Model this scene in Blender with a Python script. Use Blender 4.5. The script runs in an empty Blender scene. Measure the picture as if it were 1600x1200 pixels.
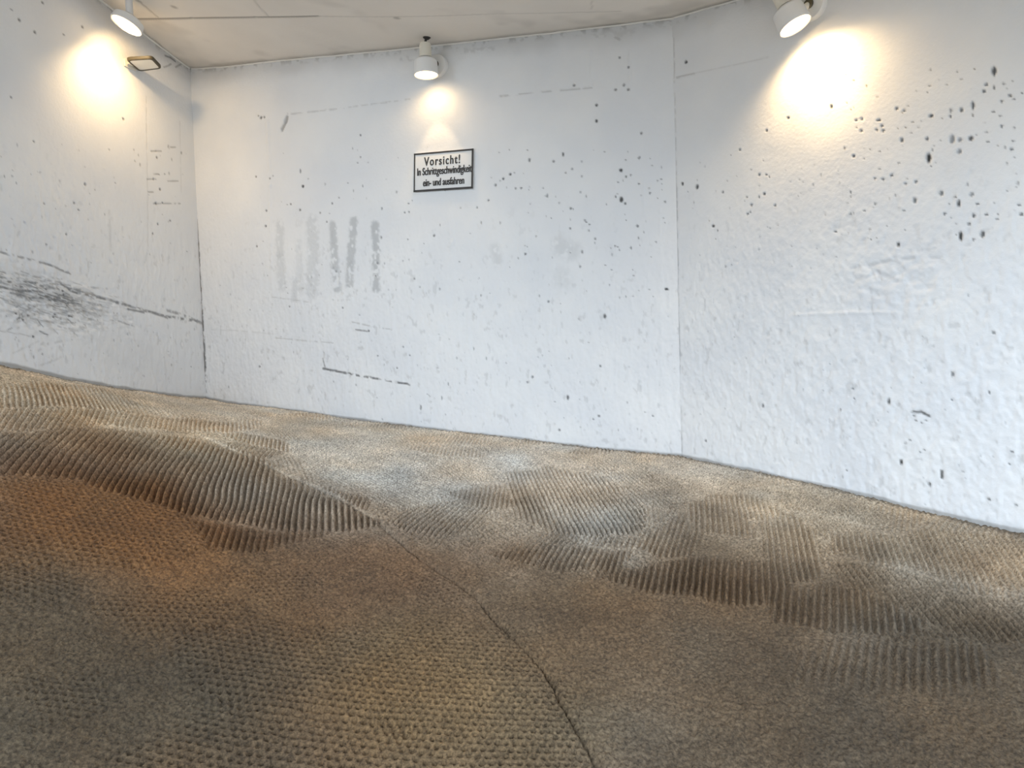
import bpy, bmesh, math, random
import numpy as np
from mathutils import Vector, Matrix

C = bpy.context.scene.collection
rng = np.random.default_rng(7)
F = 1155.0                                   # focal length in pixels of the 1600x1200 frame
PITCH, ROLL = math.radians(-2.50078), math.radians(-1.74240)
H = 2.5                                      # clear height between ramp and soffit
ZC = 1.5                                     # camera height in the scene
CAM = np.array([0, 0, ZC])

# ------------------------------------------------------------------ survey of the place
fw = np.array([0, math.cos(PITCH), math.sin(PITCH)])
rt0 = np.array([1.0, 0, 0]); up0 = np.cross(rt0, fw)
RT = math.cos(ROLL) * rt0 + math.sin(ROLL) * up0
UP = -math.sin(ROLL) * rt0 + math.cos(ROLL) * up0

def ray(x, y):
    return RT * (x - 800) / F + UP * (600 - y) / F + fw

class Wall:
    """vertical plane through P, running along azimuth az (degrees from +Y to +X)"""
    def __init__(s, P, az):
        a = math.radians(az)
        s.P = np.array(P[:2], float); s.d = np.array([math.sin(a), math.cos(a)])
        n = np.array([math.cos(a), -math.sin(a)])
        s.n = n if -(s.P @ n) > 0 else -n          # faces the camera
    def hit(s, x, y, off=0.0):                     # seen point on the wall (off = metres in front of it)
        r = ray(x, y); P = s.P + s.n * off
        return CAM + r * ((P @ s.n) / (r[:2] @ s.n))
    def uz(s, x, y):
        h = s.hit(x, y); return (h[:2] - s.P) @ s.d, h[2]
    def at(s, u, z, off=0.0):
        q = s.P + s.d * u + s.n * off
        return np.array([q[0], q[1], z])

A = np.array([-2.36253, 5.69625]); B = np.array([0.97544, 4.28569])
WL, WM, WR = Wall(A, 16.53), Wall(A, 112.908), Wall(B, 138.605)

def tps(P, v, lam=1e-4):
    P = np.array(P, float); v = np.array(v, float); n = len(P)
    r = np.linalg.norm(P[:, None] - P[None], axis=2)
    K = np.where(r > 0, r * r * np.log(r + 1e-12), 0) + lam * np.eye(n)
    Q = np.hstack([np.ones((n, 1)), P])
    M = np.block([[K, Q], [Q.T, np.zeros((3, 3))]])
    w = np.linalg.solve(M, np.concatenate([v, np.zeros(3)]))
    def f(x, y):
        x = np.asarray(x, float); y = np.asarray(y, float)
        o = w[n] + w[n + 1] * x + w[n + 2] * y
        for i in range(n):
            d2 = (x - P[i, 0]) ** 2 + (y - P[i, 1]) ** 2
            o = o + w[i] * 0.5 * d2 * np.log(d2 + 1e-12)
        return o
    return f

foot = [WL.hit(0, 568), WL.hit(93, 589), WL.hit(181, 605), WL.hit(322, 622.5), WM.hit(440, 640), WM.hit(560, 656), WM.hit(760, 681),
        WM.hit(920, 700), WM.hit(1064, 713), WR.hit(1200, 742), WR.hit(1300, 764), WR.hit(1400, 787), WR.hit(1483, 806), WR.hit(1600, 832)]
inner = [(0, 0, ZC - 1.5), (-1.6, 0.8, ZC - 1.12), (1.7, 0.6, ZC - 1.52), (0, 2.1, ZC - 1.10), (-3.6, 1.2, ZC + .45), (-3.2, -2, ZC + .5), (3.6, -1, ZC - 1.6), (4.2, .8, ZC - 1.25), (0, -3, ZC - 1.6)]
head = [WL.hit(158, 0), WL.hit(215, 45), WM.hit(297, 107), WM.hit(430, 95), WM.hit(560, 83), WM.hit(719, 66.5), WM.hit(860, 51), WM.hit(1050, 28), WR.hit(1142, 2)]
f_floor = tps([p[:2] for p in foot] + [p[:2] for p in inner], [p[2] for p in foot] + [p[2] for p in inner])
_r1 = WR.at(2.4, 0); _l1 = WL.at(-2.5, 0)
head_more = [(p[0], p[1], p[2] + H) for p in inner] + [(_r1[0], _r1[1], float(f_floor(_r1[0], _r1[1])) + H), (_l1[0], _l1[1], float(f_floor(_l1[0], _l1[1])) + H)]
f_ceil = tps([p[:2] for p in head] + [p[:2] for p in head_more], [p[2] for p in head] + [p[2] for p in head_more])

def on_floor(x, y):
    r = ray(x, y); t = np.linspace(0.6, 7, 1500)
    p = CAM + r * t[:, None]
    below = np.nonzero(p[:, 2] < f_floor(p[:, 0], p[:, 1]))[0]
    return p[below[0]] if len(below) else p[-1]

def on_ceil(x, y):
    r = ray(x, y); t = np.linspace(0.6, 7, 1500)
    p = CAM + r * t[:, None]
    above = np.nonzero(p[:, 2] > f_ceil(p[:, 0], p[:, 1]))[0]
    return p[above[0]] if len(above) else p[-1]

# ------------------------------------------------------------------ noise
_lat = {}
def vnoise(x, y, seed=0):
    if seed not in _lat:
        _lat[seed] = np.random.default_rng(seed + 100).random((256, 256))
    L = _lat[seed]
    xi = np.floor(x).astype(int); yi = np.floor(y).astype(int)
    fx = x - xi; fy = y - yi
    fx = fx * fx * (3 - 2 * fx); fy = fy * fy * (3 - 2 * fy)
    a = L[xi & 255, yi & 255]; b = L[(xi + 1) & 255, yi & 255]; c = L[xi & 255, (yi + 1) & 255]; d = L[(xi + 1) & 255, (yi + 1) & 255]
    return (a * (1 - fx) + b * fx) * (1 - fy) + (c * (1 - fx) + d * fx) * fy

def fbm(x, y, seed=0, o=3):
    s = 0; w = 0
    for i in range(o):
        k = 2.03 ** i; s = s + vnoise(x * k, y * k, seed + i * 7) / k ** .8; w += 1 / k ** .8
    return s / w

def sstep(a, b, x):
    t = np.clip((x - a) / (b - a), 0, 1); return t * t * (3 - 2 * t)

# ------------------------------------------------------------------ materials
def mat(name, base=(.8, .8, .8), rough=.6, metal=0.0):
    m = bpy.data.materials.new(name); m.use_nodes = True
    b = m.node_tree.nodes['Principled BSDF']
    b.inputs['Base Color'].default_value = (*base, 1); b.inputs['Roughness'].default_value = rough; b.inputs['Metallic'].default_value = metal
    return m, m.node_tree, b

def grain(nt, b, scale, strength, dist=.002, detail=6, prev=None):
    n = nt.nodes; l = nt.links
    tc = n.new('ShaderNodeTexCoord'); no = n.new('ShaderNodeTexNoise'); bu = n.new('ShaderNodeBump')
    no.inputs['Scale'].default_value = scale; no.inputs['Detail'].default_value = detail
    bu.inputs['Strength'].default_value = strength; bu.inputs['Distance'].default_value = dist
    l.new(tc.outputs['Object'], no.inputs['Vector']); l.new(no.outputs['Fac'], bu.inputs['Height'])
    if prev: l.new(prev.outputs['Normal'], bu.inputs['Normal'])
    l.new(bu.outputs['Normal'], b.inputs['Normal'])
    return no, bu

def attr_mix(nt, b, base_socket, attr, colour):
    n = nt.nodes; l = nt.links
    at = n.new('ShaderNodeAttribute'); at.attribute_name = attr
    mx = n.new('ShaderNodeMix'); mx.data_type = 'RGBA'
    l.new(at.outputs['Fac'], mx.inputs['Factor']); l.new(base_socket, mx.inputs['A']); mx.inputs['B'].default_value = (*colour, 1)
    return mx.outputs['Result']

def mottled(nt, c1, c2, scale, lo=.35, hi=.65, stretch=None):
    n = nt.nodes; l = nt.links
    tc = n.new('ShaderNodeTexCoord'); no = n.new('ShaderNodeTexNoise'); no.inputs['Scale'].default_value = scale; no.inputs['Detail'].default_value = 5
    if stretch:
        mp = n.new('ShaderNodeMapping'); mp.inputs['Scale'].default_value = stretch
        l.new(tc.outputs['Object'], mp.inputs['Vector']); l.new(mp.outputs['Vector'], no.inputs['Vector'])
    else: l.new(tc.outputs['Object'], no.inputs['Vector'])
    r = n.new('ShaderNodeValToRGB'); r.color_ramp.elements[0].position = lo; r.color_ramp.elements[1].position = hi
    r.color_ramp.elements[0].color = (*c1, 1); r.color_ramp.elements[1].color = (*c2, 1)
    l.new(no.outputs['Fac'], r.inputs['Fac'])
    return r.outputs['Color']

M = {}
m, nt, b = mat('painted_concrete', rough=.85); M['wall'] = m
col = mottled(nt, (.775, .785, .80), (.835, .835, .83), 2.2)
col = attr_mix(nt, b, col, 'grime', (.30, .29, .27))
col = attr_mix(nt, b, col, 'dark', (.05, .048, .045))
col = attr_mix(nt, b, col, 'smear', (.40, .41, .415))
nt.links.new(col, b.inputs['Base Color'])
_, g = grain(nt, b, 60, .35, .004); grain(nt, b, 260, .25, .002, prev=g)

m, nt, b = mat('soffit_concrete', rough=.9); M['ceil'] = m
col = mottled(nt, (.76, .715, .655), (.82, .775, .715), 1.6)
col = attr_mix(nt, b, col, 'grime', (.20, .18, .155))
nt.links.new(col, b.inputs['Base Color']); grain(nt, b, 40, .25, .004)

m, nt, b = mat('combed_concrete', rough=.9); M['floor'] = m
at = nt.nodes.new('ShaderNodeAttribute'); at.attribute_name = 'soil'
no = nt.nodes.new('ShaderNodeTexNoise'); no.inputs['Scale'].default_value = 95; no.inputs['Detail'].default_value = 8; no.inputs['Roughness'].default_value = .7
tc = nt.nodes.new('ShaderNodeTexCoord'); nt.links.new(tc.outputs['Object'], no.inputs['Vector'])
rp = nt.nodes.new('ShaderNodeValToRGB'); rp.color_ramp.elements[0].position = .35; rp.color_ramp.elements[1].position = .67
rp.color_ramp.elements[0].color = (.33, .31, .29, 1); rp.color_ramp.elements[1].color = (1.55, 1.53, 1.5, 1)
nt.links.new(no.outputs['Fac'], rp.inputs['Fac'])
mx = nt.nodes.new('ShaderNodeMix'); mx.data_type = 'RGBA'; mx.blend_type = 'MULTIPLY'; mx.inputs['Factor'].default_value = 1
nt.links.new(at.outputs['Color'], mx.inputs['A']); nt.links.new(rp.outputs['Color'], mx.inputs['B'])
nt.links.new(mx.outputs['Result'], b.inputs['Base Color'])
_, g = grain(nt, b, 85, .9, .008, 8); grain(nt, b, 320, .5, .002, prev=g)

m, nt, b = mat('white_enamel', (.80, .79, .77), .38); M['enamel'] = m; grain(nt, b, 300, .05, .0005)
m, nt, b = mat('cream_holder', (.80, .76, .66), .45); M['cream'] = m; grain(nt, b, 300, .05, .0005)
m, nt, b = mat('black_rubber', (.03, .027, .024), .55); M['black'] = m; grain(nt, b, 400, .1, .0005)
m, nt, b = mat('dark_bronze_rim', (.075, .062, .035), .5); M['rim'] = m; grain(nt, b, 300, .1, .0005)
m, nt, b = mat('frosted_glass', (.86, .84, .78), .5); M['frost'] = m; grain(nt, b, 200, .05, .0005)
m, nt, b = mat('bead_paint', (.80, .78, .74), .7); M['bead'] = m; grain(nt, b, 90, .4, .003)
m, nt, b = mat('sign_white', (.80, .80, .79), .6); M['sign'] = m; grain(nt, b, 60, .2, .001)
m, nt, b = mat('sign_black', (.035, .032, .03), .6); M['ink'] = m; grain(nt, b, 200, .1, .0005)
WARM = (1.0, .70, .36)
def glow(name, strength):
    m, nt, b = mat(name, (.9, .85, .75), .3)
    b.inputs['Emission Color'].default_value = (*WARM, 1); b.inputs['Emission Strength'].default_value = strength
    M[name] = m; return m

# ------------------------------------------------------------------ mesh helpers
def big_mesh(name, verts, quads, material, attrs=None, colour=None, smooth=True):
    me = bpy.data.meshes.new(name)
    nv, nq = len(verts), len(quads)
    me.vertices.add(nv); me.vertices.foreach_set('co', np.ascontiguousarray(verts, dtype=np.float32).ravel())
    me.loops.add(nq * 4); me.loops.foreach_set('vertex_index', np.ascontiguousarray(quads, dtype=np.int32).ravel())
    me.polygons.add(nq); me.polygons.foreach_set('loop_start', np.arange(0, nq * 4, 4, dtype=np.int32))
    me.polygons.foreach_set('use_smooth', np.full(nq, smooth))
    me.update(calc_edges=True)
    for k, v in (attrs or {}).items():
        a = me.attributes.new(k, 'FLOAT', 'POINT')
        a.data.foreach_set('value', np.ascontiguousarray(np.clip(v, 0, 1), dtype=np.float32))
    if colour is not None:
        a = me.attributes.new('soil', 'FLOAT_COLOR', 'POINT')
        a.data.foreach_set('color', np.ascontiguousarray(np.hstack([np.clip(colour, 0, 1), np.ones((nv, 1))]), dtype=np.float32).ravel())
    me.materials.append(material); me.validate()
    o = bpy.data.objects.new(name, me); C.objects.link(o)
    return o

def grid_quads(nu, nv, flip=False):
    i = np.arange(nu - 1)[:, None] * nv + np.arange(nv - 1)[None]
    i = i.ravel(); q = np.stack([i, i + nv, i + nv + 1, i + 1], 1)
    return q[:, ::-1] if flip else q

def structure(o, label):
    o['kind'] = 'structure'; o['label'] = label; return o

def obj(name, bm, material, parent=None, smooth=True, mx=None):
    me = bpy.data.meshes.new(name)
    bmesh.ops.recalc_face_normals(bm, faces=bm.faces)
    bm.to_mesh(me); bm.free()
    for p in me.polygons: p.use_smooth = smooth
    me.materials.append(material)
    o = bpy.data.objects.new(name, me); C.objects.link(o)
    if parent: o.parent = parent
    if mx is not None: o.matrix_local = mx
    if smooth and hasattr(me, 'set_sharp_from_angle'): me.set_sharp_from_angle(angle=math.radians(35))
    return o

def lathe(profile, seg=48, bm=None, mx=None):
    bm = bm or bmesh.new(); rings = []
    mx = mx or Matrix.Identity(4)
    for r, z in profile:
        if r < 1e-6: rings.append([bm.verts.new(mx @ Vector((0, 0, z)))])
        else: rings.append([bm.verts.new(mx @ Vector((r * math.cos(2 * math.pi * k / seg), r * math.sin(2 * math.pi * k / seg), z))) for k in range(seg)])
    for a, c in zip(rings, rings[1:]):
        for k in range(seg):
            j = (k + 1) % seg
            f = [a[k % len(a)], a[j % len(a)], c[j % len(c)], c[k % len(c)]]
            f = list(dict.fromkeys(f))
            if len(f) > 2: bm.faces.new(f)
    return bm

def tube(pts, r, seg=12, bm=None):
    bm = bm or bmesh.new(); pts = [Vector(p) for p in pts]; rings = []
    for i, p in enumerate(pts):
        t = (pts[min(i + 1, len(pts) - 1)] - pts[max(i - 1, 0)]).normalized()
        s = t.cross(Vector((0, 0, 1)))
        if s.length < .05: s = t.cross(Vector((0, 1, 0)))
        s.normalize(); q = s.cross(t); rr = r[i] if isinstance(r, (list, tuple)) else r
        rings.append([bm.verts.new(p + rr * (math.cos(2 * math.pi * k / seg) * s + math.sin(2 * math.pi * k / seg) * q)) for k in range(seg)])
    for a, c in zip(rings, rings[1:]):
        for k in range(seg): bm.faces.new([a[k], a[(k + 1) % seg], c[(k + 1) % seg], c[k]])
    bm.faces.new(rings[0]); bm.faces.new(rings[-1])
    return bm

def box(sx, sy, sz, mx=None, bevel=.0, bm=None):
    t = bmesh.new(); bmesh.ops.create_cube(t, size=1)
    bmesh.ops.scale(t, vec=(sx, sy, sz), verts=t.verts)
    if bevel: bmesh.ops.bevel(t, geom=t.edges[:], offset=bevel, segments=3, affect='EDGES', profile=.5)
    if mx is not None: bmesh.ops.transform(t, matrix=mx, verts=t.verts)
    if bm is None: return t
    me = bpy.data.meshes.new('tmp'); t.to_mesh(me); t.free(); bm.from_mesh(me); bpy.data.meshes.remove(me)
    return bm

def thing(name, label, cat, loc=(0, 0, 0), rot=None, group=None):
    o = bpy.data.objects.new(name, None); C.objects.link(o); o.empty_display_size = .1
    o.matrix_world = Matrix.Translation(Vector(loc)) @ (rot.to_4x4() if rot is not None else Matrix.Identity(4))
    o['label'] = label; o['category'] = cat
    if group: o['group'] = group
    return o

# ------------------------------------------------------------------ walls
def seg_dist(u, z, p, q):
    d = np.array(q) - np.array(p); L = d @ d + 1e-12
    t = np.clip(((u - p[0]) * d[0] + (z - p[1]) * d[1]) / L, 0, 1)
    return np.hypot(u - p[0] - t * d[0], z - p[1] - t * d[1]), t

class Marks:
    def __init__(s, w, u, z):
        s.w, s.u, s.z = w, u, z
        s.dark = np.zeros_like(u); s.grime = np.zeros_like(u); s.smear = np.zeros_like(u); s.d = np.zeros_like(u)
    def px(s, x, y): return s.w.uz(x, y)
    def scale(s, x, y): return np.linalg.norm(s.w.hit(x, y) - CAM) / F * 1.04      # metres per pixel there
    def near(s, c, r):
        return np.nonzero((np.abs(s.u - c[0]) < r) & (np.abs(s.z - c[1]) < r))[0]
    def pit(s, x, y, r=2.6, k=.8, deep=.008, el=1.0):
        c = s.px(x, y); m = s.scale(x, y) * r * .62; i = s.near(c, m * 4)
        q = np.hypot((s.u[i] - c[0]), (s.z[i] - c[1]) / el)
        q = q * (1 + .5 * (fbm(s.u[i] * 90, s.z[i] * 90, 3) - .5))
        e = sstep(1.35, .55, q / m)
        s.dark[i] = np.maximum(s.dark[i], k * e); s.d[i] -= deep * .6 * e - .0008 * sstep(2.2, 1.4, q / m) * (1 - e)
    def line(s, pts, w, k, chan='dark', deep=0.0, brk=.0, seed=0, soft=.6):
        uv = [s.px(*p) for p in pts]
        for a, c, p in zip(uv, uv[1:], pts):
            m = s.scale(*p) * w * (1 if chan == 'smear' else .7)
            lo = np.minimum(a, c) - 4 * m; hi = np.maximum(a, c) + 4 * m
            i = np.nonzero((s.u > lo[0]) & (s.u < hi[0]) & (s.z > lo[1]) & (s.z < hi[1]))[0]
            q, t = seg_dist(s.u[i], s.z[i], a, c)
            q = q + m * .9 * (fbm(s.u[i] * 55, s.z[i] * 55, 11 + seed) - .5)
            e = sstep(1 + soft, 1 - soft, q / m)
            if brk: e = e * sstep(brk - .12, brk + .12, fbm(s.u[i] * 38, s.z[i] * 38, 23 + seed, 2))
            ch = getattr(s, chan); ch[i] = np.maximum(ch[i], k * e * (.62 if chan == 'grime' else .85)); s.d[i] += deep * .6 * e

def build_wall(name, label, w, u0, u1, f0, f1, paint, flip):
    us = np.concatenate([np.arange(u0, f0, .12), np.arange(f0, f1, .0065), np.arange(f1, u1 + .01, .12)])
    P = w.P[None] + w.d[None] * us[:, None]
    zb = f_floor(P[:, 0], P[:, 1]) - .14; zt = f_ceil(P[:, 0], P[:, 1]) + .05
    nv = 400
    t = np.linspace(0, 1, nv)
    U = np.repeat(us, nv); Z = (zb[:, None] * (1 - t) + zt[:, None] * t).ravel()
    FZ = np.repeat(zb + .14, nv); CZ = np.repeat(zt - .05, nv)
    mk = Marks(w, U, Z)
    hgt = (Z - FZ)
    # slow unevenness, then rough trowelled render on the lower part with vertical streaks
    mk.d += .010 * (fbm(U * 1.7, Z * 1.7, 31) - .5) + .004 * (fbm(U * 6, Z * 5, 37) - .5)
    low = sstep(1.75, .55, hgt + .5 * (fbm(U * 1.5, Z * 1.5, 41) - .5))
    st = fbm(U * 40, Z * (22 if w is WR else 13), 43, 3); mk.d += low * .0048 * np.abs(st - .5) * 2 * np.sign(st - .5)
    st2 = fbm(U * 75, Z * 55, 47, 3); mk.d += (low * .0034 + .0007) * (st2 - .5)
    ch = sstep(.70, .78, fbm(U * 34, Z * 20, 53, 3)); mk.d -= low * .002 * ch; mk.grime = np.maximum(mk.grime, low * ch * .22)
    # splash dirt at the foot, darker band with dirt specks under the soffit
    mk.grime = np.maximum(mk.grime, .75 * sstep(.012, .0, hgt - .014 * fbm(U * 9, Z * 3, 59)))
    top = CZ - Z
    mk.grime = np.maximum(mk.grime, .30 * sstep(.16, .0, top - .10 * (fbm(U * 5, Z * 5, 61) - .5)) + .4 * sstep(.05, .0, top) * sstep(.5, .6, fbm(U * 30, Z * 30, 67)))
    paint(mk)
    V = np.stack([w.P[0] + w.d[0] * U + w.n[0] * mk.d, w.P[1] + w.d[1] * U + w.n[1] * mk.d, Z], 1)
    Q = grid_quads(len(us), nv, flip)
    # the body of the wall behind its face
    n0 = len(V); th = -.25
    c = [0, (len(us) - 1) * nv, (len(us) - 1) * nv + nv - 1, nv - 1]
    V = np.vstack([V, [V[k] + np.array([w.n[0] * th, w.n[1] * th, 0]) for k in c]])
    e = [n0, n0 + 1, n0 + 2, n0 + 3]
    Q = np.vstack([Q, [[e[0], e[1], e[2], e[3]]] + [[c[k], c[(k + 1) % 4], e[(k + 1) % 4], e[k]] for k in range(4)]])
    z4 = np.zeros(4)
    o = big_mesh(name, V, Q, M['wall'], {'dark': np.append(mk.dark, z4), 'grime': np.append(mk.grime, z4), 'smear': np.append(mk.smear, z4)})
    return structure(o, label)

def scatter(mk, n, x0, y0, x1, y1, seed, rmin=1.0, rmax=2.4, k=.6):
    r = random.Random(seed)
    for _ in range(n):
        mk.pit(r.uniform(x0, x1), r.uniform(y0, y1), r.uniform(rmin, rmax), k * r.uniform(.5, 1.1), .004, r.choice([1, 1, .7, 1.6]))

def paint_mid(mk):
    for p in [(473, 291, 3.4, .95), (469, 267, 2, .8, 2.6), (400, 276, 2), (422, 279, 2), (563, 211, 2.4), (454, 319, 2.2), (469, 328, 2.8), (519, 318, 2.2), (416, 329, 2.5),
              (415, 353, 2.8), (401, 385, 2.5), (590, 411, 3), (587, 431, 2.5), (678, 368, 3), (637, 374, 2), (638, 318, 2), (639, 331, 2.2), (632, 332, 2.2), (774, 289, 3), (763, 313, 2.6),
              (745, 324, 2), (932, 164, 3.2, .95), (932, 189, 3.4, .95), (1002, 208, 3), (827, 250, 3, .7, 1.5), (865, 252, 2.8), (797, 272, 3.2, .95), (786, 279, 3, .9), (814, 294, 3.4, .8, .5),
              (970, 266, 4.2, .95), (971, 312, 4.6, .95, 1.4), (977, 318, 3), (998, 287, 2.4), (998, 247, 2.4), (855, 306, 2.4, .6, 2), (892, 326, 3), (891, 357, 2.4), (916, 347, 2.4), (921, 351, 2.2),
              (996, 353, 3.2), (821, 397, 3), (1041, 452, 4.6, .95, .7), (945, 494, 4, .8, 1.4), (857, 471, 2.6), (938, 572, 2.8), (832, 589, 3), (824, 597, 2.6), (887, 621, 3.6, .8, 1.7), (874, 672, 3),
              (936, 650, 3), (927, 655, 2.4), (408, 184, 3.4), (404, 181, 2), (413, 183, 2.2), (405, 573, 2.6), (1020, 650, 2.2), (700, 600, 2, .6, 2), (690, 622, 2, .6, 2.4), (657, 637, 2.4, .7, 2.6),
              (760, 560, 2, .5, 2), (740, 545, 2, .5, 2), (630, 542, 2.4), (640, 555, 2), (590, 556, 2), (620, 575, 2), (535, 481, 2.4), (452, 479, 2), (525, 424, 2), (576, 517, 3), (968, 90, 2.4), (982, 105, 2.6)]:
        mk.pit(*p[:3], p[3] if len(p) > 3 else .75, .008, p[4] if len(p) > 4 else 1)
    for p in [(975, 133), (982, 140), (897, 133), (962, 140)]: mk.pit(*p, 3, .7)
    mk.line([(449, 180), (446, 190), (440, 203)], 3.6, .6, deep=-.01, brk=.5)
    scatter(mk, 130, 400, 230, 1045, 470, 1); scatter(mk, 90, 340, 440, 1050, 690, 2, 1, 2.2, .45); scatter(mk, 40, 850, 240, 1040, 400, 3, 1.2, 2.8, .8)
    # grey smears dragged downwards
    for pts, w, k, b in [([(437, 352), (438, 400), (441, 448)], 7, .30, .3), ([(488, 348), (490, 400), (488, 455)], 10, .30, .32), ([(466, 380), (470, 455)], 6, .16, .35),
                         ([(520, 352), (523, 400), (526, 450)], 6, .62, .33), ([(553, 344), (549, 390), (546, 445)], 6.5, .66, .34), ([(586, 352), (588, 400), (588, 450)], 6.5, .74, .32),
                         ([(462, 440), (460, 470)], 6, .3, .4)]:
        mk.line(pts, w, k, 'smear', 0, b, seed=3, soft=.45)
    mk.line([(876, 384), (893, 392)], 12, .3, 'smear', 0, .3, soft=.9); mk.line([(878, 432), (880, 440)], 12, .2, 'smear', 0, .3, soft=.9); mk.line([(772, 388), (778, 408)], 7, .3, 'smear', 0, .3, soft=.9)
    # board marks left by the formwork
    mk.line([(455, 178), (520, 171), (600, 160), (640, 155)], 1.3, .5, 'grime', -.004, .4)
    mk.line([(780, 150), (850, 143), (925, 137)], 1.4, .65, 'grime', -.004, .35)
    mk.line([(418, 190), (422, 290), (423, 380), (426, 458)], 3.2, 0, 'grime', .007)
    mk.line([(702, 312), (706, 380), (709, 450)], 6, 0, 'grime', .004); mk.line([(923, 80), (924, 136)], 2.6, 0, 'grime', .006); mk.line([(984, 80), (984, 145)], 2.2, 0, 'grime', .006)
    for x in (1005, 985, 820, 1030, 960): mk.line([(x, 180), (x + 4, 640)], 2, 0, 'grime', .003, .5, seed=x)
    # scratches
    mk.line([(505, 576), (525, 580), (556, 586), (590, 592), (640, 601)], 2.2, .95, 'dark', -.003, .47)
    mk.line([(510, 577), (545, 584)], 2.0, .9, 'dark', -.003, .40); mk.line([(504, 560), (508, 575)], 1.3, .7)
    mk.line([(430, 528), (480, 533), (520, 536)], 1.2, .6, 'grime', -.002, .36); mk.line([(550, 503), (580, 510), (612, 515)], 1.4, .7, 'grime', -.002, .42); mk.line([(425, 464), (490, 473)], 1.1, .5, 'grime', 0, .4)
    mk.line([(556, 515), (576, 518)], 1.4, .7); mk.line([(330, 515), (360, 516), (430, 522)], 1.0, .35, 'grime', 0, .4)
    # dusty cobweb dirt under the soffit on the right
    for x0, x1, y in [(925, 960, 47), (945, 990, 52), (930, 985, 56), (985, 1045, 43), (620, 680, 92), (715, 770, 80)]:
        mk.line([(x0, y), (x1, y - 3)], 6, .6, 'grime', .002, .5, seed=x0)
    mk.line([(955, 55), (968, 62)], 2.5, .8, 'grime', .003, .4)
    # corner joint
    mk.line([(306, 330), (313, 450), (320, 560), (322, 618)], 2.2, .8, 'dark', -.004, .42)

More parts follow.
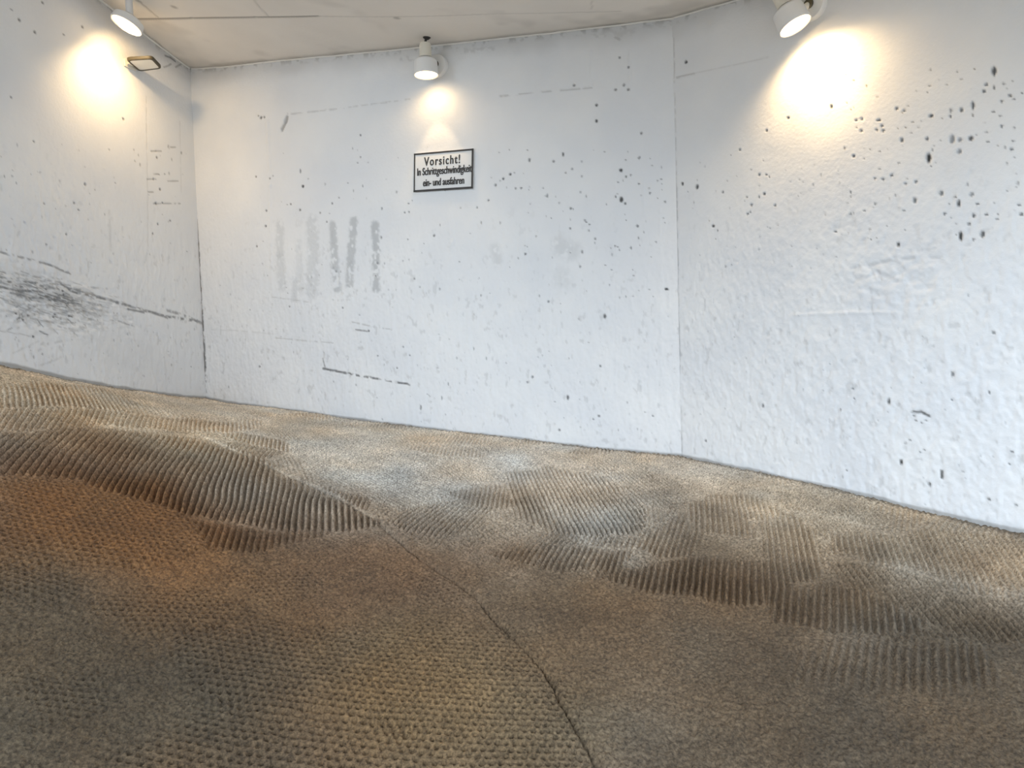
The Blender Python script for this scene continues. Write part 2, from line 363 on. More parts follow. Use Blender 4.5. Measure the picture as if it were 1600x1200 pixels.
def paint_right(mk):
    for p in [(1072, 97, 3.8, .95), (1066, 287, 3.4, .95), (1089, 292, 4, .9, 1.4), (1129, 300, 2.4), (1186, 273, 2.8), (1197, 273, 2.8), (1202, 276, 2), (1194, 303, 3.2), (1186, 308, 2.4), (1167, 308, 2.4), (1174, 320, 3), (1211, 321, 2.6),
              (1114, 353, 3.6, .95), (1156, 234, 2.4), (1198, 204, 2.6), (1231, 184, 2.8), (1121, 360, 2), (1168, 334, 2.4), (1172, 331, 2), (1553, 111, 3.6, .95, 2.6), (1537, 143, 3.4), (1541, 132, 2.8), (1520, 165, 3, .9, 2.4),
              (1565, 158, 2.8), (1579, 150, 2.8), (1502, 172, 3, .8, 1.4), (1455, 181, 4, .9), (1485, 182, 2.8), (1565, 197, 2.8), (1401, 170, 3.2), (1413, 173, 2.8), (1338, 188, 3.6, .8, .7), (1347, 186, 2.4), (1346, 205, 3.2),
              (1373, 188, 4.4, .95, .6), (1378, 197, 3), (1370, 203, 2.6), (1380, 204, 3), (1409, 219, 4), (1449, 217, 3.6), (1488, 218, 4.2, .6, 1.9), (1500, 219, 4, .6), (1517, 216, 4, .9, 1.2), (1499, 237, 4.4, .6, 1.2), (1451, 247, 4.6, 1, 2.2),
              (1334, 244, 3.2), (1380, 280, 3, .8), (1393, 274, 3), (1367, 279, 2.4), (1415, 287, 3, .6), (1431, 284, 3, .7), (1429, 313, 4, .7, 1.5), (1471, 302, 4, .7, 1.4), (1518, 304, 4, .6), (1498, 318, 3, .9, 2.2), (1527, 319, 2.6),
              (1521, 337, 3, .9, 1.5), (1541, 335, 2.8), (1514, 350, 2.8), (1476, 334, 3), (1501, 369, 4, .95, 2.4), (1535, 366, 4, .85, 1.8), (1403, 382, 3.4, .85, 1.4), (1305, 362, 3.6, .85, .6), (1334, 125, 2.8, .8, .6), (1299, 167, 3, .85, 1.6),
              (1232, 184, 2.4), (1580, 233, 3), (1596, 335, 3), (1592, 320, 2.4), (1552, 520, 3.4, .7), (1389, 627, 2.2, .9, 4), (1408, 722, 3.6, .95, 1.7), (1471, 742, 2.3, .95, 6), (1452, 757, 2.6, .8, 1.8), (1488, 585, 3, .7, 2),
              (1332, 607, 2.4), (1335, 622, 2), (1313, 640, 2), (1581, 706, 2.6), (1577, 725, 2.6), (1545, 780, 2.4), (1587, 790, 2.4), (1487, 625, 2.4), (1546, 613, 2.4), (1192, 634, 3, .7, 1.6), (1103, 689, 2.6), (1323, 735, 2.4)]:
        mk.pit(*p[:3], p[3] if len(p) > 3 else .8, .009, p[4] if len(p) > 4 else 1)
    scatter(mk, 110, 1320, 100, 1598, 380, 5, 1.0, 2.8, .75); scatter(mk, 60, 1070, 240, 1330, 420, 6, 1, 2.2, .5); scatter(mk, 70, 1080, 440, 1598, 790, 7, 1, 2.2, .4)
    mk.line([(1425, 643), (1440, 644), (1452, 650)], 2.4, .95, deep=-.004, brk=.3)
    for p in [(1428, 650), (1432, 657), (1440, 660), (1447, 657), (1415, 692), (1422, 688), (1438, 707), (1445, 703)]: mk.pit(*p, 2.8, .7, .004, .7)
    mk.line([(1058, 121), (1070, 118), (1085, 115)], 1.6, .75, 'grime', -.004, .25); mk.line([(1085, 115), (1140, 103), (1200, 89)], 1.2, .3, 'grime', -.003, .35)
    mk.line([(1330, 420), (1400, 405), (1470, 402)], 3, .35, 'grime', -.006, .48); mk.line([(1332, 440), (1370, 425), (1400, 438)], 4, .25, 'grime', -.006, .48); mk.line([(1360, 450), (1362, 490)], 2, .35, 'grime', -.004, .35)
    mk.line([(1240, 492), (1320, 489), (1400, 488)], 2.5, 0, 'grime', .006); mk.line([(1410, 500), (1422, 480), (1470, 470)], 5, .15, 'grime', -.006, .45)
    u, z = mk.u, mk.z
    c = mk.px(1400, 440); q = np.hypot((u - c[0]) / .32, (z - c[1]) / .16); mk.d += .008 * sstep(1.1, .3, q) * (fbm(u * 22, z * 26, 71) - .5) * 2
    mk.line([(1052, 40), (1056, 300), (1060, 500), (1065, 705)], 2.4, .35, 'grime', -.004, .42)

def paint_left(mk):
    for p in [(30, 31, 3), (67, 4, 2.6), (55, 50, 3), (100, 54, 3, .7, .5), (129, 42, 2.8), (193, 186, 2.8), (244, 236, 3, .75, .4), (245, 246, 2.6), (248, 273, 3, .8, .35), (270, 282, 2.4, .6, .4), (250, 296, 3), (244, 318, 3.4), (254, 317, 2.4),
              (266, 345, 3, .7, .6), (247, 350, 2.4), (239, 365, 2.4), (123, 328, 3, .7, .7), (116, 317, 2.4), (69, 318, 2), (104, 366, 2.4), (17, 152, 2), (53, 221, 2.4), (240, 280, 2.4), (18, 15, 3, .6, .5), (133, 288, 2.6, .6, 1.6), (180, 286, 2.4, .5, .5)]:
        mk.pit(*p[:3], p[3] if len(p) > 3 else .7, .007, p[4] if len(p) > 4 else 1)
    scatter(mk, 60, 2, 220, 300, 440, 9, 1, 2.2, .5); scatter(mk, 50, 2, 480, 310, 600, 10, 1, 2.2, .5)
    mk.line([(229, 150), (230, 230), (232, 385)], 1.0, .35, 'grime', -.003, .3); mk.line([(281, 190), (282, 260), (283, 300)], 1.4, .25, 'grime', -.002, .3); mk.line([(171, 330), (173, 390)], 2.6, .28, 'grime', 0, .3)
    for y, x0, x1 in [(236, 236, 252), (272, 238, 258), (280, 230, 244), (283, 262, 278), (230, 262, 274), (318, 240, 282), (300, 232, 240)]: mk.line([(x0, y), (x1, y)], 1.1, .6, 'dark', -.003, .3, seed=y)
    # tyre and bumper scuffs running along the ramp
    mk.line([(0, 394), (40, 404), (75, 413), (110, 428)], 1.8, .7, 'dark', -.002, .42)
    mk.line([(95, 443), (115, 456), (160, 466), (210, 480), (258, 494), (312, 502)], 2.4, .8, 'dark', -.003, .43, seed=1)
    mk.line([(110, 450), (170, 468), (262, 497)], 1.6, .7, 'dark', 0, .40, seed=2); mk.line([(262, 485), (290, 494), (315, 505)], 3, .6, 'dark', -.002, .48, seed=5)
    mk.line([(200, 483), (225, 488)], 1.8, .8, 'dark'); mk.line([(0, 517), (20, 520), (52, 526)], 1.1, .7, 'grime', 0, .3)
    mk.line([(20, 552), (40, 543), (60, 533)], 1.2, .4, 'grime', 0, .3); mk.line([(60, 548), (75, 538), (102, 532)], 2, .5, 'grime', -.003, .4); mk.line([(60, 572), (80, 566), (96, 558)], 1.6, .4, 'grime', -.003, .4)
    r = random.Random(4)
    for i in range(230):
        x = max(-20, min(250, r.triangular(-30, 190, 30))); c = 442 + .22 * x; y = r.triangular(c - 30, c + 52, c + 4); L = r.uniform(5, 34); s = r.uniform(.05, .38)
        w = math.exp(-((y - c) / 24) ** 2)
        mk.line([(x, y), (x + L, y + L * s)], r.uniform(.7, 1.7), r.uniform(.3, .95) * (.45 + .55 * w) * (1.0 if x < 110 else .7), 'dark', -.002, r.choice([.35, .42, .5]), seed=i)
    u, z = mk.u, mk.z; c = mk.px(60, 470); q = np.hypot((u - c[0]) / .9, (z - c[1] + .16 * (u - c[0])) / .24)
    mk.d += .007 * sstep(1.15, .4, q) * (fbm(u * 26, z * 48, 171, 3) - .5) * 2; mk.grime = np.maximum(mk.grime, .35 * sstep(1.1, .3, q) * sstep(.52, .66, fbm(u * 24, z * 60, 173, 3)))
    for i in range(26):
        x = r.uniform(5, 130); y = r.uniform(480, 520); L = r.uniform(4, 16); s = r.uniform(-.9, 1.2)
        mk.line([(x, y), (x + L, y + L * s)], r.uniform(.8, 1.6), r.uniform(.3, .8), 'dark', -.002, .4, seed=i)
    for p in [(87, 491), (84, 495), (108, 494), (112, 495), (24, 490), (30, 497), (36, 500), (44, 493), (52, 526), (105, 478), (98, 455), (100, 460), (72, 452)]: mk.pit(*p, 2.8, .9, .003, .7)
    u, z = mk.u, mk.z
    for x, y, ru, rz, k in [(60, 455, .55, .09, .22), (30, 440, .4, .12, .15), (210, 560, .5, .2, .10)]:
        c = mk.px(x, y); q = np.hypot((u - c[0]) / ru, (z - c[1] + .18 * (u - c[0])) / rz); mk.grime = np.maximum(mk.grime, k * sstep(1.2, .2, q) * (.5 + fbm(u * 12, z * 25, 77)))
    mk.line([(240, 90), (262, 96), (300, 118)], 5, .12, 'grime', .004, .4)
    mk.line([(258, 87), (266, 90), (274, 96)], 1.6, .85, 'dark'); mk.line([(256, 105), (262, 103), (267, 100)], 1.2, .6, 'dark'); mk.line([(274, 105), (283, 100)], 1.3, .6, 'dark')

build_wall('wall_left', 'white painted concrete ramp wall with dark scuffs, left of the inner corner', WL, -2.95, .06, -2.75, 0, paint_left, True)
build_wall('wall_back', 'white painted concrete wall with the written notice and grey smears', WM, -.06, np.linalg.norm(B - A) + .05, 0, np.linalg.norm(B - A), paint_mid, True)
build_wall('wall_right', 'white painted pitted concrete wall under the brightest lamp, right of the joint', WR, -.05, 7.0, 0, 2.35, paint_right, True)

# ------------------------------------------------------------------ ramp floor
class Patch:
    """an area worked with one tool stroke: comb ridges (direction p->q) or a dimpled roller"""
    def __init__(s, poly, p, q, pitch, amp, kind='comb', soft=.03, warp=.4, seed=0):
        s.poly = np.array([on_floor(*k)[:2] for k in poly]); a = on_floor(*p)[:2]; b_ = on_floor(*q)[:2]
        d = (b_ - a) / np.linalg.norm(b_ - a); s.d = d; s.n = np.array([-d[1], d[0]]); s.pitch, s.amp, s.kind, s.soft, s.warp, s.seed = pitch * (.56 if kind != 'hex' else .60), amp * (1.55 if kind != 'hex' else 3.4), kind, soft, warp, seed
    def mask(s, x, y):
        n = len(s.poly); inside = np.zeros(x.shape, bool); dist = np.full(x.shape, 9.0)
        for i in range(n):
            a, c = s.poly[i], s.poly[(i + 1) % n]
            q, _ = seg_dist(x, y, a, c); dist = np.minimum(dist, q)
            cond = (a[1] > y) != (c[1] > y)
            inside ^= cond & (x < (c[0] - a[0]) * (y - a[1]) / (c[1] - a[1] + 1e-12) + a[0])
        sd = np.where(inside, dist, -dist) + .07 * (fbm(x * 7, y * 7, 83 + s.seed) - .5)
        return sstep(-s.soft, s.soft, sd)
    def shape(s, x, y):
        wx = .05 * (fbm(x * 3.1, y * 3.1, 91 + s.seed, 2) - .5) * s.warp * .8; wy = .05 * (fbm(x * 3.1, y * 3.1, 97 + s.seed, 2) - .5) * s.warp * .8
        jit = .006 * (fbm(x * 30, y * 30, 101, 2) - .5)
        a = (x + wx) * s.n[0] + (y + wy) * s.n[1] + jit; c = (x + wx) * s.d[0] + (y + wy) * s.d[1] + jit
        if s.kind == 'comb':
            ph = 2 * np.pi * a / s.pitch; v = .5 + .5 * np.sin(ph)
            return s.amp * (v ** .8 - .5) * (.7 + .6 * fbm(x * 22, y * 22, 103 + s.seed, 2))
        if s.kind == 'cross':
            return s.amp * ((.5 + .5 * np.sin(2 * np.pi * a / s.pitch)) * (.45 + .55 * np.sin(2 * np.pi * (c + .4 * a) / s.pitch)) - .3)
        k = 2 * np.pi / s.pitch                     # hexagonal dimples
        h = np.cos(k * c) + np.cos(k * (.5 * c + .866 * a)) + np.cos(k * (.5 * c - .866 * a))
        dim = sstep(.2, 2.0, h)
        return -s.amp * dim * (.55 + .9 * fbm(x * 9, y * 9, 107 + s.seed, 2)) + s.amp * .2

PAT = [
    # far left, beside the wall
    Patch([(0, 603), (130, 604), (250, 620), (400, 637), (440, 652), (330, 656), (150, 640), (0, 638)], (114, 603), (128, 630), .042, .012, seed=1),
    Patch([(0, 640), (150, 642), (330, 658), (420, 662), (360, 676), (180, 668), (0, 672)], (22, 668), (40, 645), .042, .010, seed=2),
    # the broad stroke on the left slab
    Patch([(-60, 680), (60, 676), (160, 674), (300, 684), (385, 712), (430, 737), (520, 776), (588, 815), (560, 828), (440, 826), (330, 810), (230, 782), (120, 745), (-60, 742)], (224, 770), (262, 706), .047, .020, warp=.7, seed=3),
    Patch([(300, 812), (400, 826), (520, 832), (450, 848), (390, 862), (320, 850)], (352, 852), (362, 820), .047, .012, seed=4),
    # beyond the joint, in the middle
    Patch([(440, 690), (520, 672), (600, 690), (690, 715), (745, 745), (740, 780), (690, 800), (620, 800), (560, 775), (480, 735)], (520, 730), (600, 775), .037, .013, seed=5),
    Patch([(430, 650), (520, 660), (600, 680), (560, 690), (470, 690), (400, 672)], (450, 655), (500, 690), .034, .008, seed=6),
    Patch([(660, 715), (720, 722), (790, 735), (790, 755), (720, 752), (680, 735)], (720, 727), (765, 757), .037, .011, seed=7),
    Patch([(610, 815), (640, 800), (690, 785), (745, 776), (790, 775), (770, 800), (740, 830), (690, 840), (640, 832)], (642, 832), (692, 790), .040, .015, seed=8),
    Patch([(700, 768), (790, 755), (795, 795), (740, 790)], (745, 790), (752, 760), .042, .013, seed=9),
    Patch([(790, 738), (860, 728), (940, 745), (1010, 790), (1000, 835), (920, 840), (850, 830), (800, 800)], (838, 745), (876, 825), .041, .016, warp=.6, seed=10),
    Patch([(880, 712), (960, 708), (1040, 735), (1090, 775), (1060, 800), (1010, 790), (940, 745)], (918, 722), (1000, 788), .039, .013, seed=11),
    Patch([(1010, 720), (1110, 732), (1230, 770), (1240, 790), (1150, 780), (1080, 765)], (1060, 735), (1130, 780), .037, .007, seed=12),
    Patch([(880, 835), (1000, 838), (1050, 800), (1085, 800), (1060, 850), (990, 860), (900, 850)], (930, 850), (950, 820), .042, .013, 'cross', seed=13),
    Patch([(1000, 850), (1060, 808), (1090, 790), (1110, 830), (1080, 870), (1030, 870)], (1005, 868), (1030, 812), .042, .015, seed=14),
    Patch([(770, 868), (800, 850), (900, 855), (990, 862), (960, 890), (880, 890), (800, 880)], (822, 888), (846, 850), .042, .014, seed=15),
    Patch([(1070, 790), (1110, 772), (1180, 775), (1230, 800), (1225, 840), (1160, 835), (1090, 832)], (1128, 832), (1124, 785), .043, .015, seed=16),
    Patch([(1170, 755), (1240, 765), (1330, 785), (1400, 810), (1380, 825), (1290, 805), (1220, 795)], (1222, 765), (1272, 812), .039, .009, seed=17),
    Patch([(1180, 815), (1240, 800), (1275, 830), (1290, 900), (1240, 915), (1200, 890)], (1232, 820), (1246, 890), .043, .015, seed=18),
    Patch([(930, 895), (1030, 885), (1100, 870), (1200, 880), (1240, 920), (1200, 945), (1100, 935), (980, 918)], (1100, 925), (1106, 875), .045, .016, seed=19),
    Patch([(1190, 925), (1290, 915), (1420, 930), (1500, 960), (1420, 990), (1300, 985), (1210, 970)], (1258, 985), (1262, 928), .046, .013, seed=20),
    Patch([(1290, 830), (1400, 838), (1480, 825), (1600, 840), (1640, 880), (1600, 925), (1500, 910), (1400, 880), (1300, 860)], (1440, 838), (1460, 880), .042, .012, seed=21),
    Patch([(1300, 880), (1400, 885), (1500, 920), (1640, 940), (1640, 1010), (1500, 990), (1400, 940), (1310, 915)], (1360, 890), (1402, 940), .044, .012, seed=22),
    Patch([(1280, 1000), (1360, 1000), (1530, 1010), (1560, 1060), (1460, 1080), (1330, 1070), (1240, 1060)], (1400, 1070), (1404, 1010), .048, .008, soft=.05, seed=23),
    # dimpled roller on the near slab
    Patch([(-60, 740), (60, 745), (160, 770), (240, 785), (300, 815), (320, 860), (240, 885), (120, 880), (-60, 885)], (40, 815), (70, 813), .040, .013, 'hex', .05, seed=24),
    Patch([(-60, 885), (100, 890), (130, 920), (90, 940), (-60, 930)], (20, 915), (50, 913), .038, .010, 'hex', .05, seed=25),
    Patch([(150, 945), (220, 925), (330, 930), (400, 960), (340, 985), (230, 985)], (230, 960), (262, 952), .036, .012, 'hex', .05, seed=26),
    Patch([(640, 905), (690, 895), (722, 925), (712, 945), (660, 945)], (640, 935), (690, 905), .036, .008, 'hex', .04, seed=27),
    Patch([(270, 995), (330, 985), (420, 975), (540, 985), (640, 975), (730, 968), (770, 975), (820, 1020), (868, 1075), (905, 1140), (935, 1230), (780, 1230), (620, 1150), (520, 1120), (400, 1110), (310, 1080)], (520, 1050), (546, 1044), .037, .015, 'hex', .05, seed=28),
    Patch([(330, 1120), (520, 1130), (640, 1160), (700, 1240), (200, 1240), (180, 1180)], (400, 1170), (428, 1163), .040, .010, 'hex', .08, seed=29),
    Patch([(40, 1060), (140, 1060), (160, 1110), (60, 1130)], (80, 1090), (110, 1110), .034, .006, 'hex', .06, seed=30),
    Patch([(360, 900), (480, 890), (520, 920), (420, 945)], (420, 920), (460, 905), .034, .006, 'hex', .06, seed=31),
]
JOINT_PX = [(330, 690), (430, 735), (520, 775), (590, 815), (650, 868), (740, 930), (800, 1000), (850, 1050), (880, 1110), (915, 1165), (945, 1215), (970, 1290)]
JOINT = np.array([on_floor(*p)[:2] for p in JOINT_PX])

def soil_spot(x, y, px, rx, ry, colour, k, acc, seed):
    c = on_floor(*px)[:2]
    q = np.hypot((x - c[0]) / rx, (y - c[1]) / ry) + .55 * (fbm(x * 2.6, y * 2.6, seed) - .5)
    e = (k * sstep(1.15, .25, q))[:, None]
    return acc * (1 - e) + np.array(colour) * e

def build_floor():
    xs = np.concatenate([np.arange(-7, -3.05, .15), np.arange(-3.05, 2.75, .0035), np.arange(2.75, 7.6, .15)])
    yy = [1.25]
    while yy[-1] < 5.8: yy.append(yy[-1] + .0024 + .0005 * yy[-1])
    ys = np.concatenate([np.arange(-5, 1.2, .15), yy])
    X, Y = np.meshgrid(xs, ys, indexing='ij'); nx, ny = X.shape; X = X.ravel(); Y = Y.ravel()
    def outside(w): return (np.stack([X, Y], 1) - w.P) @ w.n < -.03
    drop = outside(WL) | outside(WM) | outside(WR)
    keepv = ~drop
    idx = np.full(len(X), -1); 
    Q = grid_quads(nx, ny); Q = Q[keepv[Q].all(1)]
    used = np.zeros(len(X), bool); used[Q.ravel()] = True
    idx[used] = np.arange(used.sum()); Q = idx[Q]; x = X[used]; y = Y[used]
    z = f_floor(x, y)
    fine = (x > -3.1) & (x < 2.8) & (y > 1.2)
    xi, yi = x[fine], y[fine]
    rel = .020 * (fbm(xi * 1.3, yi * 1.3, 5, 2) - .5)                       # gentle humps of hand-laid concrete
    rough = .012 * (fbm(xi * 42, yi * 42, 15, 3) - .5) + .006 * (fbm(xi * 14, yi * 14, 17, 2) - .5) + .010 * (fbm(xi * 95, yi * 95, 19, 2) - .5)
    pat = np.zeros(len(xi)); cov = np.zeros(len(xi))
    # short random comb strokes everywhere on the far slab, the clear strokes on top of them
    cell = .30; gx = xi / cell; gy = yi / cell; bx = np.floor(gx).astype(int); by = np.floor(gy).astype(int)
    jr = np.random.default_rng(12); J = jr.random((64, 64, 4)); best = np.full(len(xi), 9.0); bang = np.zeros(len(xi)); bamp = np.zeros(len(xi)); second = np.full(len(xi), 9.0)
    for ox in (-1, 0, 1):
        for oy in (-1, 0, 1):
            k = J[(bx + ox) & 63, (by + oy) & 63]
            q = np.hypot(gx - bx - ox - k[:, 0], (gy - by - oy - k[:, 1]) * 1.5) + .25 * (fbm(xi * 9, yi * 9, 111, 2) - .5)
            lo_ = q < best; second = np.where(lo_, best, np.minimum(second, q)); best = np.where(lo_, q, best); bang = np.where(lo_, k[:, 2], bang); bamp = np.where(lo_, k[:, 3], bamp)
    d0 = on_floor(720, 830)[:2]; d1 = on_floor(760, 740)[:2]; th0 = math.atan2(d1[1] - d0[1], d1[0] - d0[0])
    ang = th0 + (bang - .45) * 1.5; fade = sstep(.02, .14, second - best)
    bp = Patch([(430, 640), (700, 676), (1064, 714), (1300, 766), (1660, 850), (1660, 1010), (1400, 1000), (1200, 955), (960, 905), (760, 885), (640, 845), (590, 812), (470, 760)], (700, 800), (720, 760), .03, .01, soft=.06, seed=40)
    left_p = Patch([(-60, 604), (150, 610), (330, 630), (470, 648), (480, 750), (400, 720), (200, 685), (-60, 690)], (200, 660), (210, 640), .03, .01, soft=.05, seed=41)
    bm_ = np.maximum(bp.mask(xi, yi), left_p.mask(xi, yi))
    pat = bm_ * fade * .0075 * (.3 + .9 * bamp) * np.sin(2 * np.pi * (-np.sin(ang) * xi + np.cos(ang) * yi + .003 * fbm(xi * 30, yi * 30, 113, 2)) / .0225); cov = bm_ * .6
    for p in PAT:
        lo = p.poly.min(0) - .2; hi = p.poly.max(0) + .2
        i = np.nonzero((xi > lo[0]) & (xi < hi[0]) & (yi > lo[1]) & (yi < hi[1]))[0]
        m_ = p.mask(xi[i], yi[i]); s_ = p.shape(xi[i], yi[i])
        pat[i] = pat[i] * (1 - m_) + s_ * m_; cov[i] = np.maximum(cov[i], m_)
    wear = .75 + .5 * sstep(.3, .7, fbm(xi * 2.2, yi * 2.2, 21, 2))
    rel = rel + pat * wear + rough * (1.15 - .8 * cov)
    # joint between the two slabs
    jd = np.full(len(xi), 9.0); side = np.zeros(len(xi))
    for a, c in zip(JOINT, JOINT[1:]):
        q, t = seg_dist(xi, yi, a, c); d = c - a
        s_ = np.sign((xi - a[0]) * d[1] - (yi - a[1]) * d[0])
        side = np.where(q < jd, s_, side); jd = np.minimum(jd, q)
    jd2 = jd + .014 * (fbm(xi * 20, yi * 20, 27) - .5)
    jm = sstep(.009, .002, jd2) * sstep(.25, .45, fbm(xi * 5, yi * 5, 29, 2) + .12)
    rel = rel - .016 * jm + .012 * np.where(side < 0, 1, 0) * sstep(.30, .0, jd)
    # gutter line along the left wall
    gl = ((np.stack([xi, yi], 1) - WL.P) @ WL.n); gu = (np.stack([xi, yi], 1) - WL.P) @ WL.d
    gut = sstep(.22, .14, gl + .03 * (fbm(xi * 6, yi * 6, 33) - .5)) * sstep(-.55, -.9, gu)
    rel = rel - .010 * gut
    z[fine] += rel
    # soil, rust and cement colours
    grey = np.array((.66, .585, .485)); acc = np.tile(grey, (len(x), 1))
    left = np.zeros(len(x)); left[fine] = np.where(side < 0, sstep(.0, .05, jd), 0)
    acc = soil_spot(x, y, (120, 640), 1.3, .9, (.68, .52, .34), .8, acc, 201)
    acc = soil_spot(x, y, (800, 730), 1.2, .8, (.66, .61, .54), .8, acc, 202)
    acc = soil_spot(x, y, (1350, 810), 1.0, .9, (.68, .575, .43), .6, acc, 203)
    acc = soil_spot(x, y, (900, 1200), 4.2, 1.85, (0.112, 0.073, 0.036), .9, acc, 204)
    acc = soil_spot(x, y, (200, 900), 1.5, 1.15, (0.198, 0.102, 0.040), .95, acc, 205)
    acc = soil_spot(x, y, (130, 800), .55, .45, (0.207, 0.094, 0.030), .9, acc, 206)
    acc = soil_spot(x, y, (560, 890), .55, .42, (0.171, 0.100, 0.052), .85, acc, 207)
    acc = soil_spot(x, y, (700, 1090), .6, .45, (0.194, 0.132, 0.061), .6, acc, 208)
    acc = soil_spot(x, y, (110, 1080), .85, .6, (0.086, 0.066, 0.040), .85, acc, 209)
    acc = soil_spot(x, y, (1050, 975), .9, .45, (0.155, 0.098, 0.052), .7, acc, 210)
    acc = soil_spot(x, y, (1500, 1120), 1.0, .6, (0.080, 0.057, 0.034), .75, acc, 211)
    acc = soil_spot(x, y, (420, 780), .5, .3, (.52, .43, .33), .55, acc, 212)
    var = (.72 + .56 * fbm(x * 5, y * 5, 215, 3)) * (.86 + .28 * fbm(x * 28, y * 28, 217, 3)); acc = acc * var[:, None]
    hue = (fbm(x * 3.3, y * 3.3, 219, 2) - .5)[:, None]; acc = acc * (1 + hue * np.array((.18, 0, -.22)))
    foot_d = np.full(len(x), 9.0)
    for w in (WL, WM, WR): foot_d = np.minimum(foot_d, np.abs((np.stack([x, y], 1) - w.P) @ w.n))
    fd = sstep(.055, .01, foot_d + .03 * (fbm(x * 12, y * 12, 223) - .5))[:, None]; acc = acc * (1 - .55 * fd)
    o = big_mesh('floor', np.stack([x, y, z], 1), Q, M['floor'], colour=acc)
    return structure(o, 'combed and dimpled concrete ramp, brown with dirt on the near slab')
build_floor()

# ------------------------------------------------------------------ soffit
def build_ceiling():
    xs = np.concatenate([np.arange(-7.2, -3.0, .15), np.arange(-3.0, 2.2, .011), np.arange(2.2, 7.7, .15)])
    ys = np.concatenate([np.arange(1.3, 3.2, .15), np.arange(3.2, 6.2, .011)])
    X, Y = np.meshgrid(xs, ys, indexing='ij'); nx, ny = X.shape; X = X.ravel(); Y = Y.ravel()
    XY = np.stack([X, Y], 1)
    keep = np.ones(len(X), bool)
    for w in (WL, WM, WR): keep &= (XY - w.P) @ w.n > -.24
    Q = grid_quads(nx, ny, True); Q = Q[keep[Q].all(1)]
    used = np.zeros(len(X), bool); used[Q.ravel()] = True; idx = np.full(len(X), -1); idx[used] = np.arange(used.sum()); Q = idx[Q]; x = X[used]; y = Y[used]
    z = f_ceil(x, y); gr = np.zeros(len(x))
    z += .004 * (fbm(x * 2, y * 2, 301) - .5)
    seams = [([(214, 30), (300, 28.5), (400, 27), (497, 25.5)], .010, .75), ([(497, 25.5), (780, 21.5), (970, 18)], .006, .3), ([(212, -2), (232, 15), (246, 27)], .008, .45), ([(393, -6), (405, 10), (418, 24)], .006, .3), ([(924, -5), (925, 15)], .005, .2),
             ([(230, 56), (245, 66), (262, 82)], .006, .3)]
    for pts, w_, k in seams:
        pp = [on_ceil(*p)[:2] for p in pts]
        for a, c in zip(pp, pp[1:]):
            q, t = seg_dist(x, y, a, c); e = sstep(w_ * 1.6, w_ * .3, q); gr = np.maximum(gr, k * e); z = z + .004 * e
    for px in [(272, 11), (620, 28), (217, 2)]:
        c = on_ceil(*px)[:2]; e = sstep(.03, .01, np.hypot(x - c[0], y - c[1])); gr = np.maximum(gr, .5 * e)
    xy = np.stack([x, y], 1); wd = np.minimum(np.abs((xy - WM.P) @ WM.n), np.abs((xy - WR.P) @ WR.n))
    gr = np.maximum(gr, .5 * sstep(.07, .0, wd + .05 * (fbm(x * 8, y * 8, 307) - .5)))  # uneven darker band along the back and right wall edges
    gr = np.maximum(gr, .18 * sstep(.55, .75, fbm(x * 3, y * 3, 311)))
    n = len(x); V = np.stack([x, y, z], 1)
    # slab body above
    S = np.array([[-7.2, 1.3, 4.9], [7.7, 1.3, 4.9], [7.7, 6.2, 4.9], [-7.2, 6.2, 4.9]]); V = np.vstack([V, S]); Q = np.vstack([Q, [[n, n + 1, n + 2, n + 3]]])
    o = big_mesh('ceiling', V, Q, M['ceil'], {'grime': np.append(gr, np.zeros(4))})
    return structure(o, 'grey concrete soffit of the ramp with fine board seams')
build_ceiling()

def bead(name, w, u0, u1, r, label, off=.004):
    pts = []
    for u in np.linspace(u0, u1, 90):
        q = w.at(u, 0, off); pts.append((q[0], q[1], float(f_ceil(q[0], q[1])) - r * .7 + .003 * (vnoise(np.array(u * 9), np.array(1.0), 5) - .5)))
    return structure(obj(name, tube(pts, r, 8), M['bead']), label)
LM = float(np.linalg.norm(B - A))
bead('trim_1', WM, .02, LM + .01, .0055, 'thin white sealant bead where the soffit meets the back wall')
bead('trim_2', WR, .0, 2.4, .0055, 'thin white sealant bead where the soffit meets the right wall')
bead('trim_3', WL, -2.9, -.01, .007, 'thin white sealant bead where the soffit meets the left wall')

# ------------------------------------------------------------------ spot lamps
def basis(zax, xhint):
    z = Vector(zax).normalized(); x = Vector(xhint); x = (x - z * x.dot(z)).normalized(); y = z.cross(x)
    return Matrix((x, y, z)).transposed()

def lens_mesh(r): return lathe([(0, -.004), (r * .5, -.003), (r * .9, 0), (r, .003)], 48)

